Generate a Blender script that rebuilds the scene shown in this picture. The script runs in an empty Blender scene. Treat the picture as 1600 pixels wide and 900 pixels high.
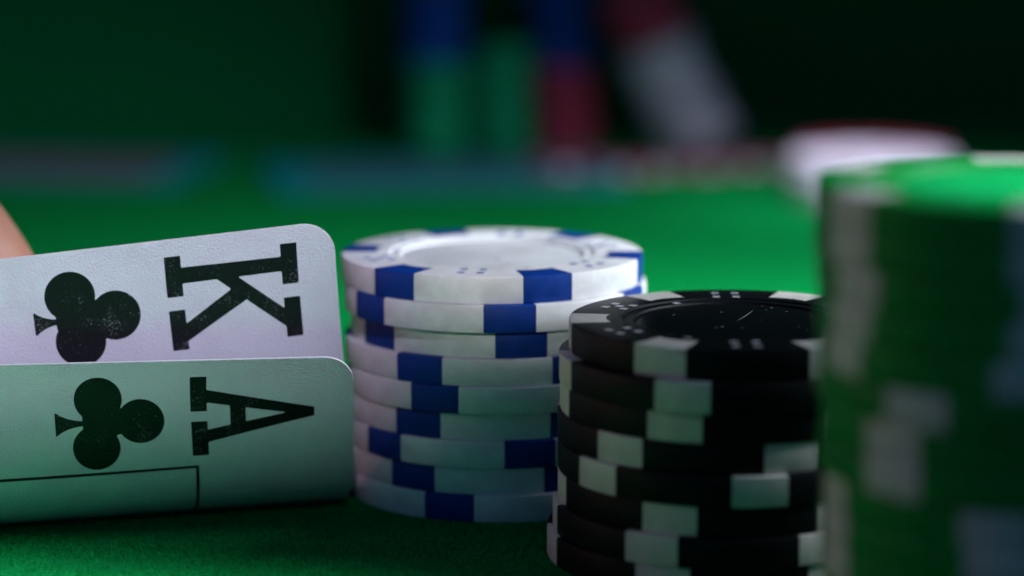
import bpy, bmesh, math, random
import numpy as np
from mathutils import Vector, Matrix
random.seed(7)
MM = 0.001
PI = math.pi
S = bpy.context.scene
COL = S.collection

# ------------------------------------------------------------------ camera, world, lights, exposure
CAM_H = 84.0                    # mm above the felt
PITCH = math.radians(10.0)
FPX = 4000.0                    # focal length in pixels of the 1600 px wide photograph
cam_d = bpy.data.cameras.new('camera')
cam = bpy.data.objects.new('camera', cam_d); COL.objects.link(cam)
cam.location = (0, 0, CAM_H * MM)
cam.rotation_euler = (PI / 2 - PITCH, 0, 0)
cam_d.sensor_width = 36; cam_d.lens = 36 * FPX / 1600
cam_d.clip_start = 0.01; cam_d.clip_end = 50
cam_d.dof.use_dof = True
cam_d.dof.focus_distance = 0.306
cam_d.dof.aperture_fstop = 8.6
cam_d.dof.aperture_blades = 0
S.camera = cam

W = bpy.data.worlds.new('World'); S.world = W; W.use_nodes = True
W.node_tree.nodes['Background'].inputs[0].default_value = (0.034, 0.095, 0.175, 1)
W.node_tree.nodes['Background'].inputs[1].default_value = 0.72

KEY_W, BACK_W, FILL_W, TOP_W, FELT_W, GREEN_W = 0.62, 0.034, 0.0066, 1.8, 0.12, 0.0115
def area(name, loc, target, size, power, color, size_y=None):
    d = bpy.data.lights.new(name, 'AREA'); o = bpy.data.objects.new(name, d); COL.objects.link(o)
    d.shape = 'RECTANGLE' if size_y else 'DISK'; d.size = size
    if size_y: d.size_y = size_y
    d.energy = power; d.color = color
    o.location = Vector(loc) * MM
    v = (Vector(target) - Vector(loc))
    o.rotation_euler = v.to_track_quat('-Z', 'Y').to_euler()
    return o
# gridded softbox close by on the right, just outside the frame
area('key_light', (215, 350, 118), (0, 440, -45), 0.085, KEY_W, (0.86, 0.92, 1.0), 0.09).data.spread = math.radians(79)
# added small fill overhead, no real source, to brighten the short white stack
area('far_fill', (82, 515, 130), (79, 590, 5), 0.06, BACK_W, (0.95, 0.82, 1.0), 0.06).data.spread = math.radians(48)
# added narrow beam from the front, high, shaped to light only the two cards
_d = Vector((-0.10, math.cos(math.radians(40)), -math.sin(math.radians(40)))).normalized()
_c = Vector((-53, 304, 35.5)) - _d * 290
area('card_fill', _c, Vector((-57, 304, 35.5)), 0.084, FILL_W, (0.80, 0.73, 1.0), 0.025).data.spread = math.radians(6)
# added overhead beam on the felt, bouncing green light up onto the cards
area('felt_bounce_fill', (-85, 225, 330), (-78, 254, 0), 0.11, FELT_W, (0.9, 0.95, 1.0), 0.045).data.spread = math.radians(11)
# added small beam from the right, brightening only the tall green stack's top
area('green_top_fill', (175, 262, 165), (56, 246, 51), 0.034, GREEN_W, (0.8, 0.95, 1.0), 0.03).data.spread = math.radians(14)
# added narrow spot, brightening the front of the two topmost white chips
td = bpy.data.lights.new('stack_fill', 'SPOT'); to = bpy.data.objects.new('stack_fill', td); COL.objects.link(to)
td.energy = TOP_W; td.color = (1.0, 0.95, 1.0); td.spot_size = math.radians(6.6); td.spot_blend = 1.0; td.shadow_soft_size = 0.006
to.location = Vector((-30, 60, 130)) * MM
to.rotation_euler = (Vector((-2, 309, 36)) - Vector((-30, 60, 130))).to_track_quat('-Z', 'Y').to_euler()
# added faint warm fill low on the left, for pinkish bounce off the skin
area('left_fill', (-300, 300, 75), (20, 300, 20), 0.08, 0.13, (1.0, 0.40, 0.46))

S.view_settings.view_transform = 'Standard'
S.view_settings.look = 'None'
S.view_settings.exposure = 0
S.view_settings.gamma = 1
S.view_settings.use_curve_mapping = False

# ------------------------------------------------------------------ pixel -> world helpers (mm), used only to read off places
def px_depth(x, y, D):
    """point on the ray through photo pixel x,y whose world y equals D (mm)"""
    cx, cy = (x - 800) / FPX, (450 - y) / FPX
    c, s = math.cos(PITCH), math.sin(PITCH)
    d = Vector((cx, c + cy * s, -s + cy * c))
    t = D / d.y
    return Vector((0, 0, CAM_H)) + d * t
def px_ground(x, y, z=0.0):
    cx, cy = (x - 800) / FPX, (450 - y) / FPX
    c, s = math.cos(PITCH), math.sin(PITCH)
    d = Vector((cx, c + cy * s, -s + cy * c))
    t = (z - CAM_H) / d.z
    return Vector((0, 0, CAM_H)) + d * t

# ------------------------------------------------------------------ object helpers
def link(name, me, parent=None, mat=None):
    o = bpy.data.objects.new(name, me); COL.objects.link(o)
    if mat is not None and me is not None and len(me.materials) == 0: me.materials.append(mat)
    if parent: o.parent = parent
    return o
def tag(o, label=None, cat=None, group=None, kind=None):
    if label: o['label'] = label
    if cat: o['category'] = cat
    if group: o['group'] = group
    if kind: o['kind'] = kind
    return o
def mesh(name, verts, faces, smooth=True, mat=None):
    me = bpy.data.meshes.new(name)
    me.from_pydata([tuple(Vector(v) * MM) for v in verts], [], faces)
    me.polygons.foreach_set('use_smooth', [smooth] * len(me.polygons))
    if mat: me.materials.append(mat)
    me.update()
    return me
def empty(name, loc=(0, 0, 0), rz=0):
    o = bpy.data.objects.new(name, None); COL.objects.link(o)
    o.location = Vector(loc) * MM; o.rotation_euler = (0, 0, rz); o.empty_display_size = 0.005
    return o

# ------------------------------------------------------------------ materials
def mat_new(name, color, rough=0.5, spec=0.5):
    m = bpy.data.materials.new(name); m.use_nodes = True
    b = m.node_tree.nodes['Principled BSDF']
    b.inputs['Base Color'].default_value = (*color, 1)
    b.inputs['Roughness'].default_value = rough
    b.inputs['Specular IOR Level'].default_value = spec
    return m, m.node_tree, b
def N(nt, typ, **kw):
    n = nt.nodes.new(typ)
    for k, v in kw.items():
        if k in n.inputs: n.inputs[k].default_value = v
        else: setattr(n, k, v)
    return n
def coords(nt): return nt.nodes.new('ShaderNodeTexCoord').outputs['Object']
def noise(nt, co, scale, detail=3, rough=0.6):
    n = N(nt, 'ShaderNodeTexNoise', Scale=scale, Detail=detail, Roughness=rough)
    nt.links.new(co, n.inputs['Vector']); return n.outputs['Fac']
def ramp(nt, src, stops):
    r = nt.nodes.new('ShaderNodeValToRGB')
    e = r.color_ramp.elements
    e[0].position, e[0].color = stops[0][0], (*stops[0][1], 1)
    e[1].position, e[1].color = stops[-1][0], (*stops[-1][1], 1)
    for p, c in stops[1:-1]:
        x = e.new(p); x.color = (*c, 1)
    nt.links.new(src, r.inputs['Fac']); return r.outputs['Color']
def bump(nt, b, src, dist, strength=1.0):
    n = N(nt, 'ShaderNodeBump', Strength=strength, Distance=dist)
    nt.links.new(src, n.inputs['Height']); nt.links.new(n.outputs['Normal'], b.inputs['Normal'])
    return n

def plastic(name, color, dark, rough=0.42, spec=0.5):
    """moulded clay composite: slight mottling, fine grain, handling grime"""
    m, nt, b = mat_new(name, color, rough, spec)
    co = coords(nt)
    c = ramp(nt, noise(nt, co, 260, 5, 0.65), [(0.30, dark), (0.62, color)])
    # handling grime: sparse darker smudges and small dark nicks
    g1 = ramp(nt, noise(nt, co, 90, 6, 0.7), [(0.40, (0.88, 0.87, 0.86)), (0.56, (1, 1, 1))])
    g2 = ramp(nt, noise(nt, co, 1300, 3, 0.8), [(0.24, (0.5, 0.48, 0.47)), (0.31, (1, 1, 1))])
    for g in (g1, g2):
        mm = N(nt, 'ShaderNodeMix', data_type='RGBA', blend_type='MULTIPLY'); mm.inputs[0].default_value = 1.0
        nt.links.new(c, mm.inputs[6]); nt.links.new(g, mm.inputs[7]); c = mm.outputs[2]
    nt.links.new(c, b.inputs['Base Color'])
    r = ramp(nt, noise(nt, co, 700, 4), [(0.3, (rough - 0.1,) * 3), (0.7, (rough + 0.12,) * 3)])
    nt.links.new(r, b.inputs['Roughness'])
    bump(nt, b, noise(nt, co, 5200, 3, 0.7), 0.00003, 0.8)
    return m
M = {}
M['white'] = plastic('white_clay', (0.82, 0.82, 0.84), (0.72, 0.71, 0.72))
M['blue'] = plastic('blue_clay', (0.0005, 0.040, 0.27), (0.0005, 0.028, 0.20), 0.5, 0.22)
M['cream'] = plastic('offwhite_clay', (0.70, 0.67, 0.62), (0.60, 0.57, 0.52), 0.45, 0.35)
M['green'] = plastic('green_clay', (0.002, 0.30, 0.05), (0.002, 0.23, 0.036), 0.5, 0.15)
M['red'] = plastic('red_clay', (0.42, 0.02, 0.035), (0.34, 0.015, 0.03))
M['far_blue'] = plastic('dull_blue_clay', (0.004, 0.08, 0.42), (0.002, 0.04, 0.24), 0.6, 0.08)
M['far_green'] = plastic('dull_green_clay', (0.006, 0.42, 0.23), (0.004, 0.22, 0.12), 0.6, 0.08)
M['far_red'] = plastic('dull_red_clay', (0.56, 0.06, 0.11), (0.38, 0.04, 0.07), 0.6, 0.08)
M['far_white'] = plastic('dull_white_clay', (0.72, 0.74, 0.84), (0.5, 0.52, 0.62), 0.6, 0.1)
M['rose'] = plastic('rose_clay', (0.34, 0.07, 0.16), (0.26, 0.05, 0.12), 0.6, 0.08)
M['pip_blue'] = plastic('blue_print', (0.02, 0.08, 0.36), (0.02, 0.06, 0.30))
M['pip_white'] = plastic('white_print', (0.55, 0.57, 0.60), (0.45, 0.47, 0.5))

def black_plastic(name, rough, inlay=False):
    m, nt, b = mat_new(name, (0.005, 0.006, 0.008), rough, 0.15)
    co = coords(nt)
    # pale dust specks and fibres clinging to the plastic
    v = N(nt, 'ShaderNodeTexVoronoi', Scale=750 if inlay else 1600, Randomness=1.0)
    nt.links.new(co, v.inputs['Vector'])
    r1 = ramp(nt, v.outputs['Distance'], [(0.0, (1, 1, 1)), (0.17, (0, 0, 0))])
    msk = ramp(nt, noise(nt, co, 420, 2), [(0.46, (0, 0, 0)), (0.56, (1, 1, 1))])
    sep = N(nt, 'ShaderNodeSeparateColor'); nt.links.new(v.outputs['Color'], sep.inputs[0])
    gate = N(nt, 'ShaderNodeMath', operation='GREATER_THAN'); gate.inputs[1].default_value = 0.725
    nt.links.new(sep.outputs[0], gate.inputs[0])
    mu = N(nt, 'ShaderNodeMath', operation='MULTIPLY'); nt.links.new(r1, mu.inputs[0]); nt.links.new(msk, mu.inputs[1])
    mu2 = N(nt, 'ShaderNodeMath', operation='MULTIPLY'); nt.links.new(mu.outputs[0], mu2.inputs[0]); nt.links.new(gate.outputs[0], mu2.inputs[1])
    mix = N(nt, 'ShaderNodeMix', data_type='RGBA')
    nt.links.new(mu2.outputs[0], mix.inputs[0])
    mix.inputs[6].default_value = (0.004, 0.005, 0.007, 1); mix.inputs[7].default_value = (0.7, 0.7, 0.5, 1) if inlay else (0.22, 0.23, 0.25, 1)
    nt.links.new(mix.outputs[2], b.inputs['Base Color'])
    bump(nt, b, noise(nt, co, 4200 if not inlay else 900, 4, 0.75), 0.00006 if not inlay else 0.00001, 1.0)
    return m
M['black'] = black_plastic('black_clay', 0.42)
M['black_inlay'] = black_plastic('black_inlay', 0.30, True)
M['white_inlay'] = plastic('white_inlay', (0.70, 0.71, 0.74), (0.64, 0.65, 0.68), 0.35)
M['green_inlay'] = plastic('green_inlay', (0.002, 0.44, 0.11), (0.002, 0.36, 0.09), 0.35, 0.3)
M['dark_mark'] = plastic('green_print', (0.03, 0.42, 0.22), (0.03, 0.36, 0.18))

def felt_material(name, base, deep):
    m, nt, b = mat_new(name, base, 1.0, 0.0)
    co = coords(nt)
    f = noise(nt, co, 2600, 6, 0.75)
    g = noise(nt, co, 60, 4, 0.6)
    a = N(nt, 'ShaderNodeMath', operation='MULTIPLY_ADD'); a.inputs[1].default_value = 0.75
    nt.links.new(f, a.inputs[0]); 
    g2 = N(nt, 'ShaderNodeMath', operation='MULTIPLY'); g2.inputs[1].default_value = 0.725
    nt.links.new(g, g2.inputs[0]); nt.links.new(g2.outputs[0], a.inputs[2])
    c = ramp(nt, a.outputs[0], [(0.40, deep), (0.60, base)])
    nt.links.new(c, b.inputs['Base Color'])
    b.inputs['Sheen Weight'].default_value = 0.03
    b.inputs['Sheen Roughness'].default_value = 0.5
    b.inputs['Sheen Tint'].default_value = (0.1, 0.8, 0.4, 1)
    bump(nt, b, f, 0.0005, 1.0)
    return m
M['felt'] = felt_material('green_felt', (0.001, 0.205, 0.040), (0.0005, 0.055, 0.009))
M['backdrop'] = felt_material('dark_cloth', (0.002, 0.105, 0.034), (0.001, 0.075, 0.022))
M['fuzz'] = mat_new('felt_fibre', (0.003, 0.30, 0.07), 0.9, 0.1)[0]

def card_material():
    m, nt, b = mat_new('card_stock', (0.78, 0.78, 0.80), 0.38, 0.4)
    co = coords(nt)
    bump(nt, b, noise(nt, co, 4600, 2, 0.45), 0.00015, 0.85)
    c = ramp(nt, noise(nt, co, 120, 5, 0.6), [(0.3, (0.73, 0.72, 0.75)), (0.6, (0.79, 0.79, 0.81))])
    nt.links.new(c, b.inputs['Base Color'])
    return m
M['card'] = card_material()
def ink_material():
    m, nt, b = mat_new('black_ink', (0.006, 0.006, 0.008), 0.42, 0.35)
    co = coords(nt)
    n1 = noise(nt, co, 4200, 3, 0.7)
    n2 = noise(nt, co, 300, 2, 0.5)
    s = N(nt, 'ShaderNodeMath', operation='MULTIPLY_ADD'); s.inputs[1].default_value = 0.45
    nt.links.new(n2, s.inputs[0]); nt.links.new(n1, s.inputs[2])
    c = ramp(nt, s.outputs[0], [(0.86, (0.006, 0.006, 0.008)), (0.94, (0.24, 0.23, 0.24))])
    nt.links.new(c, b.inputs['Base Color'])
    bump(nt, b, noise(nt, co, 3000, 3, 0.6), 0.00008, 0.7)
    return m
M['ink'] = ink_material()
M['card_back'] = mat_new('card_back_print', (0.03, 0.10, 0.30), 0.4)[0]
M['teal_print'] = mat_new('teal_card_back', (0.002, 0.26, 0.32), 0.45)[0]
M['teal_light'] = mat_new('grey_teal_card_print', (0.06, 0.20, 0.26), 0.45)[0]
M['rose_print'] = mat_new('rose_grey_card_print', (0.20, 0.12, 0.17), 0.45)[0]

def skin_material():
    m, nt, b = mat_new('skin', (0.4, 0.2, 0.14), 0.5, 0.3)
    co = coords(nt)
    c = ramp(nt, noise(nt, co, 90, 4), [(0.3, (0.38, 0.18, 0.12)), (0.7, (0.45, 0.24, 0.165))])
    nt.links.new(c, b.inputs['Base Color'])
    b.inputs['Subsurface Weight'].default_value = 0.25
    b.inputs['Subsurface Radius'].default_value = (0.004, 0.0015, 0.0008)
    b.inputs['Subsurface Scale'].default_value = 1.0
    bump(nt, b, noise(nt, co, 1400, 4), 0.0001, 0.6)
    return m
M['skin'] = skin_material()
M['nail'] = mat_new('finger_nail', (0.72, 0.45, 0.38), 0.25)[0]

# ------------------------------------------------------------------ setting: felt table and backdrop
def grid_sheet(name, x0, x1, y0, y1, nx, ny, zf):
    vs, fs = [], []
    for j in range(ny + 1):
        for i in range(nx + 1):
            x = x0 + (x1 - x0) * i / nx; y = y0 + (y1 - y0) * j / ny
            vs.append((x, y, zf(x, y)))
    for j in range(ny):
        for i in range(nx):
            a = j * (nx + 1) + i
            fs.append((a, a + 1, a + nx + 2, a + nx + 1))
    return mesh(name, vs, fs)
tab = link('felt_table_top', grid_sheet('felt_table_top', -1500, 1500, -500, 722, 8, 8, lambda x, y: 0.0), None, M['felt'])
tag(tab, kind='structure')
def backdrop_mesh():
    # hanging cloth with shallow folds, falling to the back edge of the table
    vs, fs = [], []
    nx, nz = 90, 8
    for j in range(nz + 1):
        for i in range(nx + 1):
            x = -1500 + 3000 * i / nx; z = -200 + 1000 * j / nz
            y = 722 + 4 * math.sin(x / 90.0) + 2 * math.sin(x / 31.0 + 1.3)
            vs.append((x, y, z))
    for j in range(nz):
        for i in range(nx):
            a = j * (nx + 1) + i
            fs.append((a, a + 1, a + nx + 2, a + nx + 1))
    return mesh('backdrop_cloth', vs, fs)
tag(link('backdrop', backdrop_mesh(), None, M['backdrop']), kind='structure')

# ------------------------------------------------------------------ poker chips
CH_T, CH_R = 3.45, 19.5
SPOT_H = 9.6
def chip_angles(fine=True):
    a = []
    for k in range(6):
        c = 60 * k
        if fine: offs = [-9.6, -6, -2, 2, 6, 9.6, 14, 18, 22, 26, 30, 34, 38, 42, 46]
        else: offs = [-9.6, 0, 9.6, 20, 30, 40]
        a += [c + o for o in offs]
    return a
def chip_parts(fine=True):
    """returns body, spot and inlay meshes (verts mm, z from 0) without materials"""
    t, R = CH_T, CH_R
    prof = [(0, 0.12), (12, 0.12), (12.3, 0), (19.27, 0), (19.44, 0.06), (19.5, 0.22), (19.5, t - 0.22), (19.44, t - 0.06), (19.27, t),
            ('in', t), (13.4, t), (13.2, t - 0.20), (12.0, t - 0.20), (11.8, t - 0.42), (11.6, t - 0.46)]
    i0, i1 = 3, 9     # profile span that the spots occupy: underside rim .. inner end on the top face
    ang = chip_angles(fine)
    n = len(ang)
    def pt(pi, deg):
        r, z = prof[pi]
        d = (deg + 30) % 60 - 30
        if r == 'in':
            r = 14.75 + (0.35 * (1 - (d / 9.6) ** 2) if abs(d) < 9.6 else 0)
        a = math.radians(deg)
        return (r * math.sin(a), -r * math.cos(a), z)
    verts, faces = [], []
    idx = {}
    for pi in range(len(prof)):
        for k, dg in enumerate(ang):
            idx[(pi, k)] = len(verts); verts.append(pt(pi, dg))
    sv, sf, smap = [], [], {}
    def sp(pi, k):
        if (pi, k) not in smap:
            a_ = ((ang[k] + 180) % 360) - 180      # the insert stops a hair short of the disc: a moulding seam
            smap[(pi, k)] = len(sv); sv.append(pt(pi, a_ * 0.986) if prof[pi][0] != 'in' else tuple(c * f for c, f in zip(pt(pi, a_ * 0.986), (1.003, 1.003, 1))))
        return smap[(pi, k)]
    for pi in range(1, len(prof) - 1):
        for k in range(n):
            k2 = (k + 1) % n
            mid = (ang[k] + ((ang[k2] - ang[k]) % 360) / 2)
            d = (mid + 30) % 60 - 30
            inspot = abs(d) < SPOT_H and i0 <= pi < i1
            q = (idx[(pi, k)], idx[(pi, k2)], idx[(pi + 1, k2)], idx[(pi + 1, k)])
            if not inspot: faces.append(q)
            elif abs(((mid + 180) % 360) - 180) < 11:
                sf.append((sp(pi, k), sp(pi, k2), sp(pi + 1, k2), sp(pi + 1, k)))
    faces.append([idx[(1, k)] for k in reversed(range(n))])
    iv = [pt(len(prof) - 1, dg) for dg in ang]
    # gentle dish for the inlay
    ring2 = [(v[0] * 0.94, v[1] * 0.94, t - 0.40) for v in iv]
    inl_v = iv + ring2; inl_f = [(k, (k + 1) % n, n + (k + 1) % n, n + k) for k in range(n)] + [list(range(n, 2 * n))]
    return (verts, faces), (sv, sf), (inl_v, inl_f)
def drop_unused(v, f):
    used = sorted({i for q in f for i in q}); m = {u: i for i, u in enumerate(used)}
    return [v[u] for u in used], [[m[i] for i in q] for q in f]
BODY, SPOT, INLAY = [drop_unused(*x) for x in chip_parts(True)]
def auto_sharp(me, deg=32):
    bm = bmesh.new(); bm.from_mesh(me)
    for e in bm.edges:
        if len(e.link_faces) == 2 and e.calc_face_angle(0) > math.radians(deg): e.smooth = False
    bm.to_mesh(me); bm.free()

def pips_mesh(kind):
    """five square pips of a die, lying on the top face, centred on angle 30 deg"""
    vs, fs = [], []
    a0 = math.radians(30); rc = 15.4
    cx, cy = rc * math.sin(a0), -rc * math.cos(a0)
    er = Vector((math.sin(a0), -math.cos(a0))); et = Vector((math.cos(a0), math.sin(a0)))
    pat = {5: [(0, 0), (-1, -1), (1, -1), (-1, 1), (1, 1)], 4: [(-1, -1), (1, -1), (-1, 1), (1, 1)],
           6: [(-1, -1), (1, -1), (-1, 1), (1, 1), (0, -1), (0, 1)], 1: [(0, 0)]}[kind]
    h = 0.44; st = 1.22
    for (u, v) in pat:
        c = Vector((cx, cy)) + er * (u * st) + et * (v * st)
        b = len(vs)
        for (p, q) in ((-h, -h), (h, -h), (h, h), (-h, h)):
            w = c + er * p + et * q; vs.append((w.x, w.y, CH_T + 0.03))
        for (p, q) in ((-h, -h), (h, -h), (h, h), (-h, h)):
            w = c + er * p + et * q; vs.append((w.x, w.y, CH_T - 0.02))
        fs.append((b, b + 1, b + 2, b + 3))
        for i in range(4): fs.append((b + i, b + 4 + i, b + 4 + (i + 1) % 4, b + (i + 1) % 4))
    return vs, fs
def ring_pip():
    vs, fs = [], []
    h = 0.42; c = Vector((0, -12.55)); z = CH_T - 0.17
    for dz in (0, -0.05):
        for (p, q) in ((-h, -h), (h, -h), (h, h), (-h, h)): vs.append((c.x + p, c.y + q, z + dz))
    fs.append((0, 1, 2, 3))
    for i in range(4): fs.append((i, 4 + i, 4 + (i + 1) % 4, (i + 1) % 4))
    return vs, fs

KINDS = {}
def chip_kind(key, body, spot, inlay, pip):
    d = {}
    d['disc'] = mesh('chip_disc_' + key, *BODY, mat=M[body]); auto_sharp(d['disc'])
    d['spot'] = mesh('chip_edge_spot_' + key, *SPOT, mat=M[spot]); auto_sharp(d['spot'])
    d['inlay'] = mesh('chip_inlay_' + key, *INLAY, mat=M[inlay])
    for k in (4, 5, 6): d['pip%d' % k] = mesh('chip_pips_%s_%d' % (key, k), *pips_mesh(k), smooth=False, mat=M[pip])
    d['ring_pip'] = mesh('chip_ring_pip_' + key, *ring_pip(), smooth=False, mat=M[pip])
    KINDS[key] = d
chip_kind('white', 'white', 'blue', 'white_inlay', 'pip_blue')
chip_kind('black', 'black', 'cream', 'black_inlay', 'pip_white')
chip_kind('green', 'green', 'cream', 'green_inlay', 'dark_mark')
def make_chip(key, loc, theta_deg, label, group, top=False):
    """theta: degrees the first spot is turned from facing the camera towards the right"""
    d = KINDS[key]
    r = empty('poker_chip', loc, math.radians(theta_deg))
    tag(r, label, 'poker chip', group)
    link('disc', d['disc'], r); link('inlay', d['inlay'], r)
    for k in range(6):
        o = link('edge_spot', d['spot'], r); o.rotation_euler = (0, 0, math.radians(60 * k))
    if top:
        for k in range(6):
            o = link('dice_mark', d['pip%d' % (4, 5, 6, 4, 5, 4)[k]], r); o.rotation_euler = (0, 0, math.radians(60 * k))
            if k % 2: continue
            o = link('ring_mark', d['ring_pip'], r); o.rotation_euler = (0, 0, math.radians(60 * k))
    return r
ORD = ['top', 'second', 'third', 'fourth', 'fifth', 'sixth', 'seventh', 'eighth', 'ninth', 'tenth', 'eleventh', 'twelfth', 'thirteenth', 'fourteenth', 'fifteenth']

def theta_of(spot_px, xc, rpx, ratio):
    """angle whose projection lands on spot_px"""
    t = (spot_px - xc) / rpx; a = 0.0
    for _ in range(30): a = math.asin(max(-1, min(1, t / (1 + ratio * math.cos(a)))))
    return math.degrees(a)

# white stack: nine chips
WD = 327.6
w_spots = [857, 797, 815, 654, 678, 652, 829, 644, 701]
w_xc = [769, 774, 782, 773, 776, 773, 777, 774, 777]
w_dy = [0.0, -0.9, 0.6, 0.1, -0.3, 0.5, -0.2, 0.4, -0.1]
for i in range(9):
    z = CH_T * (8 - i)
    d = WD + w_dy[i]
    zd = d * math.cos(PITCH) + (CAM_H - z) * math.sin(PITCH)
    x = (w_xc[i] - 800) / FPX * zd
    th = theta_of(w_spots[i], w_xc[i], CH_R * FPX / zd, CH_R / d) - math.degrees(math.atan2(x, d))
    lab = ('topmost white chip with blue edge spots, lying face up on the white stack' if i == 0 else
           'lowest white chip with blue edge spots, resting on the felt under the white stack' if i == 8 else
           '%s white chip from the top of the blue and white stack' % ORD[i])
    make_chip('white', (x, d, z), th, lab, 'chips in the blue and white stack', top=(i == 0))

# black stack: eight chips
BD = 294.9
BT = 3.55                       # the black chips are a little thicker
b_spots = [1030, 1066, 1054, 967, 931, 1046, 1017, 1035, 1060]
b_xc = [1148, 1133, 1133, 1128, 1129, 1128, 1120, 1110, 1112]
b_dy = [0.0, -0.8, 0.2, 0.5, -0.3, 0.2, -0.4, 0.3, 0.0]
for i in range(8):
    z = BT * (7 - i)
    d = BD + b_dy[i]
    zd = d * math.cos(PITCH) + (CAM_H - z) * math.sin(PITCH)
    x = (b_xc[i] - 800) / FPX * zd
    th = theta_of(b_spots[i], b_xc[i], CH_R * FPX / zd, CH_R / d) - math.degrees(math.atan2(x, d))
    lab = ('topmost black chip with white edge spots and a scratched dark centre' if i == 0 else
           'lowest black chip at the foot of the black stack' if i == 7 else
           '%s black chip from the top of the black and white stack' % ORD[i])
    c_ = make_chip('black', (x, d, z), th, lab, 'chips in the black and white stack', top=(i == 0))
    c_.scale = (1, 1, BT / CH_T)

# a hair-thin curved scratch on the dark centre of the topmost black chip
top_black = [o for o in COL.objects if o.get('label', '').startswith('topmost black chip')][0]
_m = Matrix.Rotation(-top_black.rotation_euler.z, 4, 'Z')
V, F = [], []
for i in range(13):
    t = i / 12
    w = 0.045 * math.sin(math.pi * (0.06 + 0.9 * t))
    q = Vector((0.3 + 2.4 * t, 0.6 + 5.5 * t + 0.9 * t * t, 0)); n = Vector((0.9, -0.4, 0))
    for sgn in (-1, 1):
        p = _m @ (q + n * (w * sgn)); V.append((p.x, p.y, CH_T - 0.385))
    if i: F.append((2 * i - 2, 2 * i - 1, 2 * i + 1, 2 * i))
link('scratch', mesh('scratch', V, F, False, M['pip_white']), top_black)

# green stack: fifteen chips, close to the lens
GD = 241.5
g_spots = [1326, 1326, 1338, 1328, 1316, 1432, 1394, 1394, 1302, 1302, 1302, 1330, 1400, 1350, 1310]
for i in range(15):
    z = CH_T * (14 - i)
    d = GD + random.uniform(-0.3, 0.3)
    zd = d * math.cos(PITCH) + (CAM_H - z) * math.sin(PITCH)
    xc = 1597 + random.uniform(-4, 4)
    x = (xc - 800) / FPX * zd
    th = theta_of(g_spots[i], xc, CH_R * FPX / zd, CH_R / d) - math.degrees(math.atan2(x, d))
    lab = ('topmost green chip with pale edge spots, brightly lit on the tall green stack' if i == 0 else
           'lowest green chip at the foot of the tall green stack' if i == 14 else
           '%s green chip from the top of the tall green stack' % ORD[i])
    make_chip('green', (x, d, z), th, lab, 'chips in the tall green stack', top=(i == 0))

# ------------------------------------------------------------------ blurred chips far behind
def far_mesh(key, body, spot):
    bmv, spv, inl = chip_parts(False)
    v, f = drop_unused(*bmv); sv, sf = drop_unused(*spv); iv, iff = drop_unused(*inl)
    verts = list(v); faces = list(f); mi = [0] * len(f)
    for k in range(6):
        a = math.radians(60 * k); c, s = math.cos(a), math.sin(a); b = len(verts)
        verts += [(x * c - y * s, x * s + y * c, z) for x, y, z in sv]
        faces += [[b + i for i in q] for q in sf]; mi += [1] * len(sf)
    b = len(verts); verts += iv; faces += [[b + i for i in q] for q in iff]; mi += [0] * len(iff)
    me = mesh('far_chip_' + key, verts, faces)
    me.materials.append(M[body]); me.materials.append(M[spot])
    me.polygons.foreach_set('material_index', mi); auto_sharp(me)
    return me
FAR = {'blue': far_mesh('blue', 'far_blue', 'blue'), 'green': far_mesh('green', 'far_green', 'green'),
       'red': far_mesh('red', 'far_red', 'rose'), 'white': far_mesh('white', 'far_white', 'pip_white'), 'rose': far_mesh('rose', 'rose', 'far_white')}
def far_chip(color, loc, rot, scale, label, group):
    o = link('poker_chip', FAR[color]); o.location = Vector(loc) * MM; o.rotation_euler = rot; o.scale = (scale,) * 3
    return tag(o, label, 'poker chip', group)
def column(px, D, seq, scale, tilt=0.0, where='', base=None):
    p = px_depth(px, 450, D)
    axis = Vector((math.sin(tilt), 0, math.cos(tilt)))
    base = Vector((p.x, D, 0)) if base is None else base
    n = 0
    for color, cnt in seq:
        for k in range(cnt):
            q = base + axis * (n * CH_T * scale)
            q += Vector((random.uniform(-1.6, 1.6), random.uniform(-1.2, 1.2), 0))
            rot = Matrix.Rotation(tilt, 4, 'Y') @ Matrix.Rotation(random.uniform(0, 6.28), 4, 'Z')
            far_chip(color, q, rot.to_euler(), scale, 'small %s chip %s' % (color, where), '%s chips %s' % (color, where))
            n += 1
sc = 0.41
column(684, 698, [('green', 17), ('blue', 24)], sc, 0, 'in the blurred blue over green column far behind')
column(782, 696, [('green', 20)], sc, 0, 'in the short blurred column between the two blue ones')
column(878, 698, [('red', 16), ('blue', 24)], sc, 0, 'in the blurred blue over red column far behind')
lean = math.radians(-25)
rr = CH_R * 0.50
bp = px_depth(1092, 228, 690)
column(1098, 690, [('white', 17), ('red', 9)], 0.50, lean, 'in the blurred leaning column far behind', base=Vector((bp.x, 684, rr * math.sin(-lean))))
# loose red chips at the foot of the leaning column
for i, (x, D) in enumerate([(880, 655), (985, 648), (1085, 652), (1165, 658)]):
    p = px_depth(x, 450, D)
    far_chip('rose', (p.x, D, 0.02), (0, 0, i * 0.7), 0.5,
             ['dull red chip lying flat in front of the blue over red column', 'red chip lying flat between the red column and the leaning one',
              'red chip lying flat below the leaning white column', 'red chip lying flat right of the leaning white column'][i], 'loose red chips lying flat behind')
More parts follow.
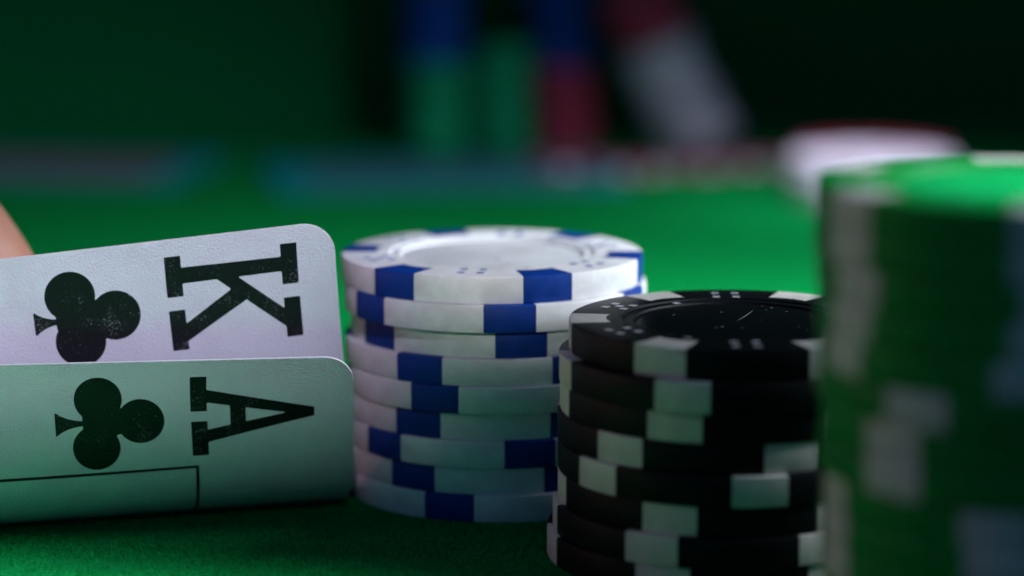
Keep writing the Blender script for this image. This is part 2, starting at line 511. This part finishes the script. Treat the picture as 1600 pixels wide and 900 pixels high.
# two short stacks at the right: white in front, red just behind it
p = px_depth(1355, 450, 597)
for k in range(3):
    far_chip('white', (p.x + (0.6, -0.5, 0.3)[k], 597, CH_T * k), (0, 0, (0.2, 1.1, 0.6)[k]), 1.0,
             ['lowest white chip in the short blurred stack left of the green one', 'middle white chip in the short blurred stack left of the green one',
              'uppermost white chip in the short blurred stack left of the green one'][k], 'short blurred stack of white chips')
p = px_depth(1362, 450, 642)
for k in range(2):
    far_chip('red', (p.x + (0.6, -0.5, 0.3, 0)[k], 642, CH_T * k), (0, 0, (0.2, 1.1, 0.6, 0.9)[k]), 1.0,
             ['lowest red chip in the short stack hidden behind the blurred white one', 'topmost red chip showing above the short blurred white stack'][k],
             'short blurred stack of red chips')

# ------------------------------------------------------------------ cards lying far behind
def rounded_rect(w, h, r, n=6):
    pts = []
    for (cx, cy, a0) in ((w - r, h - r, 0), (r, h - r, 90), (r, r, 180), (w - r, r, 270)):
        for i in range(n + 1):
            a = math.radians(a0 + 90 * i / n); pts.append((cx + r * math.cos(a), cy + r * math.sin(a)))
    return pts
def flat_card(loc, rz, label, pm):
    root = empty('playing_card', loc, rz); tag(root, label, 'playing card', 'blurred cards lying face down behind')
    pts = rounded_rect(63, 88, 3.5); n = len(pts)
    vs = [(x - 31.5, y - 44, 0.05) for x, y in pts] + [(x - 31.5, y - 44, 0.40) for x, y in pts]
    fs = [list(reversed(range(n))), list(range(n, 2 * n))] + [(i, (i + 1) % n, n + (i + 1) % n, n + i) for i in range(n)]
    link('card_stock', mesh('card_stock', vs, fs, False, M['teal_print']), root)
    q = rounded_rect(45, 68, 3)
    link('back_print', mesh('back_print', [(x - 22.5, y - 34, 0.42) for x, y in q], [list(range(len(q)))], False, M[pm]), root)
pA = px_ground(60, 262); pB = px_ground(690, 272)
flat_card((pA.x, pA.y, 0), math.radians(82), 'dark teal and rose card lying at the far left behind the hand', 'rose_print')
flat_card((pB.x, pB.y, 0), math.radians(99), 'plain teal card lying in front of the far green columns', 'teal_light')

# ------------------------------------------------------------------ the two held playing cards
class Bend:
    """card surface: u along the long edge from the right end, s across from the raised edge; built as a developable-like curl"""
    def __init__(self, T0, eu, C0, Cdir, slope0, slope1, k1, k2, flat_z, L=88.0, Wd=63.0):
        self.T0, self.eu, self.C0, self.Cdir = T0, eu.normalized(), C0, Cdir.normalized()
        self.s0, self.s1, self.k1, self.k2, self.L, self.W = slope0, slope1, k1, k2, L, Wd
        self.cache = {}
    def curve(self, u):
        key = round(u, 2)
        if key in self.cache: return self.cache[key]
        f = u / self.L
        T = self.T0 + self.eu * u
        C = self.C0 + self.Cdir * u
        away = Vector((-self.Cdir.y, self.Cdir.x, 0))
        if away.y < 0: away = -away
        sl = math.radians(self.s0 + (self.s1 - self.s0) * f)
        side = Vector((C.x - T.x, 0, 0)) / max(1, (T.z))     # sideways drift per mm of drop
        d1 = Vector((0, math.cos(sl), -math.sin(sl))) + side * math.sin(sl)
        P = [T, T + d1 * self.k1, C - away * self.k2, C]
        pts, ln = [], [0.0]
        n = 60
        for i in range(n + 1):
            t = i / n
            pts.append(P[0] * (1 - t) ** 3 + P[1] * 3 * t * (1 - t) ** 2 + P[2] * 3 * t * t * (1 - t) + P[3] * t ** 3)
            if i: ln.append(ln[-1] + (pts[-1] - pts[-2]).length)
        r = (pts, ln, away)
        self.cache[key] = r
        return r
    def pos(self, u, s):
        u = max(-0.5, min(self.L + .5, u))
        pts, ln, away = self.curve(u)
        if s <= 0: return pts[0] + (pts[0] - pts[1]).normalized() * (-s)
        if s >= ln[-1]: return pts[-1] + away * (s - ln[-1])
        lo, hi = 0, len(ln) - 1
        while hi - lo > 1:
            m = (lo + hi) // 2
            if ln[m] <= s: lo = m
            else: hi = m
        t = (s - ln[lo]) / (ln[hi] - ln[lo])
        return pts[lo].lerp(pts[hi], t)
    def at(self, u, s, off=0.0):
        p = self.pos(u, s)
        if off == 0: return p
        e = 0.25
        du = self.pos(u + e, s) - self.pos(u - e, s); ds = self.pos(u, s + e) - self.pos(u, s - e)
        n = du.cross(ds).normalized()
        if n.y > 0.0 or (abs(n.y) < 1e-3 and n.z > 0): n = -n      # the printed side faces the camera / the felt
        return p + n * off

def poly_mesh(name, polys, bend, off, mat, du=1.5, ds=0.6, thick=None):
    """fills 2-D polygons in (u,s), slices them along a grid and lays them on the curled card"""
    bm = bmesh.new()
    for poly in polys:
        vs = [bm.verts.new((a, b, 0)) for a, b in poly]
        bm.faces.new(vs)
    bmesh.ops.triangulate(bm, faces=bm.faces[:], ngon_method='EAR_CLIP')
    def slice_axis(axis, step):
        lo = min(v.co[axis] for v in bm.verts); hi = max(v.co[axis] for v in bm.verts)
        x = math.ceil(lo / step) * step + 1e-4
        while x < hi:
            co = [0, 0, 0]; no = [0, 0, 0]; co[axis] = x; no[axis] = 1
            bmesh.ops.bisect_plane(bm, geom=bm.verts[:] + bm.edges[:] + bm.faces[:], dist=1e-5, plane_co=co, plane_no=no)
            x += step
    slice_axis(0, du); slice_axis(1, ds)
    bmesh.ops.remove_doubles(bm, verts=bm.verts[:], dist=1e-4)
    bm.verts.index_update()
    uv = [(v.co.x, v.co.y) for v in bm.verts]
    faces = [[v.index for v in f.verts] for f in bm.faces]
    bound = [(e.verts[0].index, e.verts[1].index) for e in bm.edges if len(e.link_faces) == 1]
    # orient boundary edges consistently is not needed: both sides are shaded alike
    bm.free()
    V = [bend.at(a, b, off) for a, b in uv]
    F = list(faces)
    if thick:
        n = len(V)
        V += [bend.at(a, b, off - thick) for a, b in uv]
        F += [[n + i for i in reversed(f)] for f in faces]
        F += [(a, b, n + b, n + a) for a, b in bound]
    me = mesh(name, V, F, True)
    b2 = bmesh.new(); b2.from_mesh(me); bmesh.ops.recalc_face_normals(b2, faces=b2.faces[:])
    for e in b2.edges:
        if len(e.link_faces) == 2 and e.calc_face_angle(0) > 0.7: e.smooth = False
    b2.to_mesh(me); b2.free()
    me.materials.append(mat)
    return me

def seg_sdf(P, poly):
    """signed distance (negative inside) of points P (n,2) to a polygon"""
    v = np.array(poly, float); n = len(v); d = np.full(len(P), 1e9); inside = np.zeros(len(P), bool)
    for i in range(n):
        a_, b_ = v[i], v[(i + 1) % n]; e = b_ - a_; w = P - a_
        t = np.clip((w @ e) / max(e @ e, 1e-12), 0, 1)
        d = np.minimum(d, np.hypot(*(w - t[:, None] * e).T))
        c = ((a_[1] > P[:, 1]) != (b_[1] > P[:, 1]))
        if a_[1] != b_[1]: inside ^= c & (P[:, 0] < (b_[0] - a_[0]) * (P[:, 1] - a_[1]) / (b_[1] - a_[1]) + a_[0])
    return np.where(inside, -d, d)
def ink_mesh(name, polys, circles, bend, off=0.014, g=0.16):
    """one skin over the union of strokes and discs, cut from a fine grid and laid on the curled card"""
    pts = [p for pl in polys for p in pl] + [(c[0] + k * r_, c[1] + k * r_) for c, r_ in circles for k in (-1, 1)]
    u0, u1 = min(p[0] for p in pts) - .3, max(p[0] for p in pts) + .3
    s0, s1 = min(p[1] for p in pts) - .3, max(p[1] for p in pts) + .3
    nu, ns = int((u1 - u0) / g) + 2, int((s1 - s0) / g) + 2
    uu = u0 + g * np.arange(nu); ss = s0 + g * np.arange(ns)
    G = np.stack(np.meshgrid(uu, ss, indexing='ij'), -1).reshape(-1, 2)
    d = np.full(len(G), 1e9)
    for pl in polys: d = np.minimum(d, seg_sdf(G, pl))
    for c, r_ in circles: d = np.minimum(d, np.hypot(G[:, 0] - c[0], G[:, 1] - c[1]) - r_)
    d = d.reshape(nu, ns); d[np.abs(d) < 1e-6] = 1e-6
    vid, V, F = {}, [], []
    def vert(key, p):
        if key not in vid: vid[key] = len(V); V.append(p)
        return vid[key]
    for i in range(nu - 1):
        for j in range(ns - 1):
            cs = [(i, j), (i + 1, j), (i + 1, j + 1), (i, j + 1)]
            dv = [d[c] for c in cs]
            if min(dv) > 0: continue
            f = []
            for k in range(4):
                c0, c1 = cs[k], cs[(k + 1) % 4]; a_, b_ = dv[k], dv[(k + 1) % 4]
                if a_ <= 0: f.append(vert(c0, (uu[c0[0]], ss[c0[1]])))
                if (a_ <= 0) != (b_ <= 0):
                    t = a_ / (a_ - b_)
                    f.append(vert(tuple(sorted((c0, c1))), (uu[c0[0]] + t * (uu[c1[0]] - uu[c0[0]]), ss[c0[1]] + t * (ss[c1[1]] - ss[c0[1]]))))
            if len(f) >= 3: F.append(f)
    W3 = [bend.at(a_, b_, off) for a_, b_ in V]
    me = mesh(name, W3, F, True, M['ink'])
    if sum(p.normal.y for p in me.polygons) > 0: me.flip_normals()
    return me
def card_outline(L=88.0, Wd=63.0, r=4.0):
    return rounded_rect(L, Wd, r, 10)
def circle(cu, cs, r, n=36):
    return [(cu + r * math.cos(2 * PI * i / n), cs + r * math.sin(2 * PI * i / n)) for i in range(n)]
def club(u_top, u_left, s_left, u_right, s_right, s_mid, u_base, r=2.9):
    """three round petals, a small core and a flared stem; u grows towards the foot of the club"""
    core = [(u_top, s_mid - 1.0), (u_left - 0.6, s_left + 1.2), (u_left + 2.0, s_mid - 1.0), (u_left + 2.0, s_mid + 1.0), (u_left - 0.6, s_right - 1.2), (u_top, s_mid + 1.0)]
    stem = []
    n = 8; u0 = u_left - 0.6; 
    for i in range(n + 1):
        t = i / n; stem.append((u0 + (u_base - u0) * t, s_mid - (0.24 + 1.3 * t ** 3.6)))
    for i in range(n, -1, -1):
        t = i / n; stem.append((u0 + (u_base - u0) * t, s_mid + (0.24 + 1.3 * t ** 3.6)))
    return [[(u_top, s_mid), r], [(u_left, s_left), r], [(u_right, s_right), r]], core, stem
def build_card(name, bend, label, letter_polys, club_args, frame=None, off0=0.0):
    root = empty('playing_card', bend.at(30, 60)); tag(root, label, 'playing card', 'two hole cards lifted by the hand')
    inv = -Vector(root.location)
    def add(nm, me):
        o = link(nm, me, root); o.location = inv; return o
    add('card_stock', poly_mesh('card_stock', [card_outline()], bend, 0.0, M['card'], 2.0, 0.7, thick=0.30))
    # back print, on the side away from the camera
    add('card_back', poly_mesh('card_back', [[(a * 0.91 + 4.0, b * 0.88 + 3.8) for a, b in card_outline(r=2)]], bend, -0.325, M['card_back'], 3.0, 1.2))
    add('rank_letter', ink_mesh('rank_letter', letter_polys, [], bend))
    petals, core, stem = club(*club_args)
    add('club_pip', ink_mesh('club_pip', [core, stem], petals, bend))
    if frame: add('frame_line', ink_mesh('frame_line', frame, [], bend))
    return root

# card K (behind)
K_T0 = px_depth(521, 345, 306.5); K_TL = px_depth(0, 405.5, 305.5)
K_C0 = px_ground(551, 764, 0.45); K_CL = px_ground(0, 800, 0.45)
K = Bend(K_T0, K_TL - K_T0, K_C0, K_CL - K_C0, 84, 84, 22, 9, 0.7)
Kp = [
    [(4.6, 2.0), (6.6, 2.0), (6.6, 6.8), (4.6, 6.8)], [(4.6, 8.4), (6.6, 8.4), (6.6, 13.2), (4.6, 13.2)],
    [(18.8, 2.0), (20.8, 2.0), (20.8, 6.8), (18.8, 6.8)], [(18.8, 8.4), (20.8, 8.4), (20.8, 13.2), (18.8, 13.2)],
    [(6.2, 3.5), (19.2, 3.4), (19.2, 5.3), (6.2, 5.2)],
    [(15.0, 4.9), (12.4, 4.9), (6.3, 9.9), (6.3, 12.1)],
    [(12.9, 6.6), (11.2, 8.1), (19.0, 12.3), (19.0, 10.2)]]
Kp = [[(a + 0.05, b * 1.065) for a, b in pl] for pl in Kp]
# card A (in front)
A_T0 = px_depth(556.5, 557.5, 303.0); A_TL = px_depth(0, 571, 299.5)
A_C0 = px_ground(527, 772, 0.05); A_CL = px_ground(0, 812, 0.05)
A = Bend(A_T0, A_TL - A_T0, A_C0, A_CL - A_C0, 64, 76, 8.5, 14, 0.3)
Ap = [
    [(17.9, 2.1), (19.9, 2.1), (19.9, 7.0), (17.9, 7.0)], [(17.9, 8.4), (19.9, 8.4), (19.9, 13.3), (17.9, 13.3)],
    [(18.3, 3.9), (18.3, 5.7), (4.8, 8.35), (4.8, 7.05)],
    [(18.3, 11.5), (18.3, 9.7), (4.8, 7.05), (4.8, 8.35)],
    [(15.1, 4.9), (15.1, 10.5), (13.2, 10.1), (13.2, 5.3)]]
Ap = [[(a, b * 0.955 + 0.3) for a, b in pl] for pl in Ap]
build_card('A', A, 'ace of clubs held nearest the lens, its lower half tinted green by the felt', Ap, (26.0, 31.0, 4.9, 31.5, 11.1, 7.9, 36.3, 2.88),
           frame=[[(19.2, 14.4), (88 - 19.2, 14.4), (88 - 19.2, 14.78), (19.2, 14.78)], [(19.2, 14.4), (19.6, 14.4), (19.6, 47.4), (19.2, 47.4)],
                  [(18.6, 47.1), (88 - 18.6, 47.1), (88 - 18.6, 47.4), (18.6, 47.4)]])
build_card('K', K, 'king of clubs standing taller just behind the ace', Kp, (27.4, 32.7, 5.6, 32.0, 11.4, 8.6, 37.4, 3.1),
           frame=[[(19.2, 15.6), (88 - 19.2, 15.6), (88 - 19.2, 15.98), (19.2, 15.98)], [(19.2, 15.6), (19.6, 15.6), (19.6, 47.4), (19.2, 47.4)],
                  [(18.6, 47.1), (88 - 18.6, 47.1), (88 - 18.6, 47.4), (18.6, 47.4)]])

# ------------------------------------------------------------------ the hand that lifts the cards (only a finger shows at the left edge)
def skin_chain(name, chains, parent=None, mat=None, subdiv=2):
    """chains: list of [(x,y,z,r), ...]; the first point of later chains is (index of vertex, ) of an earlier one or a point"""
    V, E, R = [], [], []
    for ch in chains:
        prev = None
        for p in ch:
            if isinstance(p, int): prev = p; continue
            V.append(Vector(p[:3]) * MM); R.append(p[3] * MM)
            if prev is not None: E.append((prev, len(V) - 1))
            prev = len(V) - 1
    me = bpy.data.meshes.new(name); me.from_pydata([tuple(v) for v in V], E, [])
    o = bpy.data.objects.new(name, me); COL.objects.link(o)
    m = o.modifiers.new('skin', 'SKIN'); m.use_smooth_shade = True
    for i, sv in enumerate(me.skin_vertices[0].data):
        sv.radius = (R[i], R[i]); sv.use_root = (i == 0)
    s = o.modifiers.new('sub', 'SUBSURF'); s.levels = subdiv; s.render_levels = subdiv
    dg = bpy.context.evaluated_depsgraph_get()
    ev = o.evaluated_get(dg); nm = bpy.data.meshes.new_from_object(ev)
    bpy.data.objects.remove(o); nm.name = name
    nm.materials.clear(); nm.materials.append(mat)
    nm.polygons.foreach_set('use_smooth', [True] * len(nm.polygons))
    return nm
hand = empty('person', (-200, 350, 0)); tag(hand, 'bare hand reaching in from the left behind the cards, one fingertip showing', 'person')
pieces = [
    # forearm, wrist, palm spine
    ([(-420, 300, 60, 30), (-330, 315, 56, 27), (-240, 330, 50, 24), (-205, 338, 48, 22), (-165, 346, 44, 21), (-138, 350, 42, 17)], 'forearm_and_palm'),
]
base = [(-430, 290, 62, 32), (-330, 312, 56, 28), (-245, 330, 50, 22), (-205, 340, 48, 24), (-165, 346, 46, 21)]
chains = [base,
    [4, (-134, 328, 44, 11), (-102, 324, 51, 10.4), (-80, 322, 43, 9.8), (-68.3, 322, 27.5, 9.3), (-63, 323, 18, 7.8)],    # index, pressing down behind the king
    [4, (-136, 343, 52, 10.5), (-112, 344, 54, 9.8), (-95, 345, 44, 9.0), (-86, 345, 28, 8.2), (-82, 345, 15, 7.2)],      # middle
    [4, (-138, 358, 48, 10.0), (-120, 362, 50, 9.4), (-103, 366, 38, 8.6), (-96, 367, 22, 7.8), (-92, 367, 12, 7.0)],      # ring
    [4, (-144, 371, 40, 8.6), (-122, 382, 44, 7.8), (-106, 388, 30, 7.2), (-100, 391, 17, 6.6), (-97, 392, 9, 6.0)],      # little
    [3, (-172, 318, 34, 13), (-140, 300, 24, 11), (-112, 291, 22, 9.6), (-92, 289, 20, 8.4)],                             # thumb, in front of the cards
]
hm = skin_chain('hand_skin', chains, mat=M['skin'])
ho = link('hand_skin', hm, hand); ho.location = -hand.location

# ------------------------------------------------------------------ fibres standing up from the felt where the lens is sharp
def fuzz():
    rnd = random.Random(3)
    V, F = [], []
    for i in range(60000):
        D = rnd.uniform(282, 332)
        x = rnd.uniform(-68, 6 + (D - 282) * 0.1)
        if rnd.random() < 0.5: D = 282 + (D - 282) * 0.6
        a = rnd.uniform(0, 6.28); l = rnd.uniform(0.25, 0.8); w = 0.03
        lean = rnd.uniform(0.8, 1.45)
        c, s = math.cos(a), math.sin(a)
        p = Vector((x, D, 0)); q = Vector((c * w, s * w, 0)); d = Vector((-s * math.sin(lean), c * math.sin(lean), math.cos(lean))) * l
        mid = p + d * 0.6 + Vector((0, 0, 0.04))
        b = len(V); V += [p - q, p + q, mid + q * .7, mid - q * .7, p + d]
        F += [(b, b + 1, b + 2, b + 3), (b + 3, b + 2, b + 4)]
    return mesh('felt_fuzz', V, F, False, M['fuzz'])
tag(link('felt_fuzz', fuzz()), 'fine green fibres standing up from the felt in front of the cards', 'felt fibres', kind='stuff')
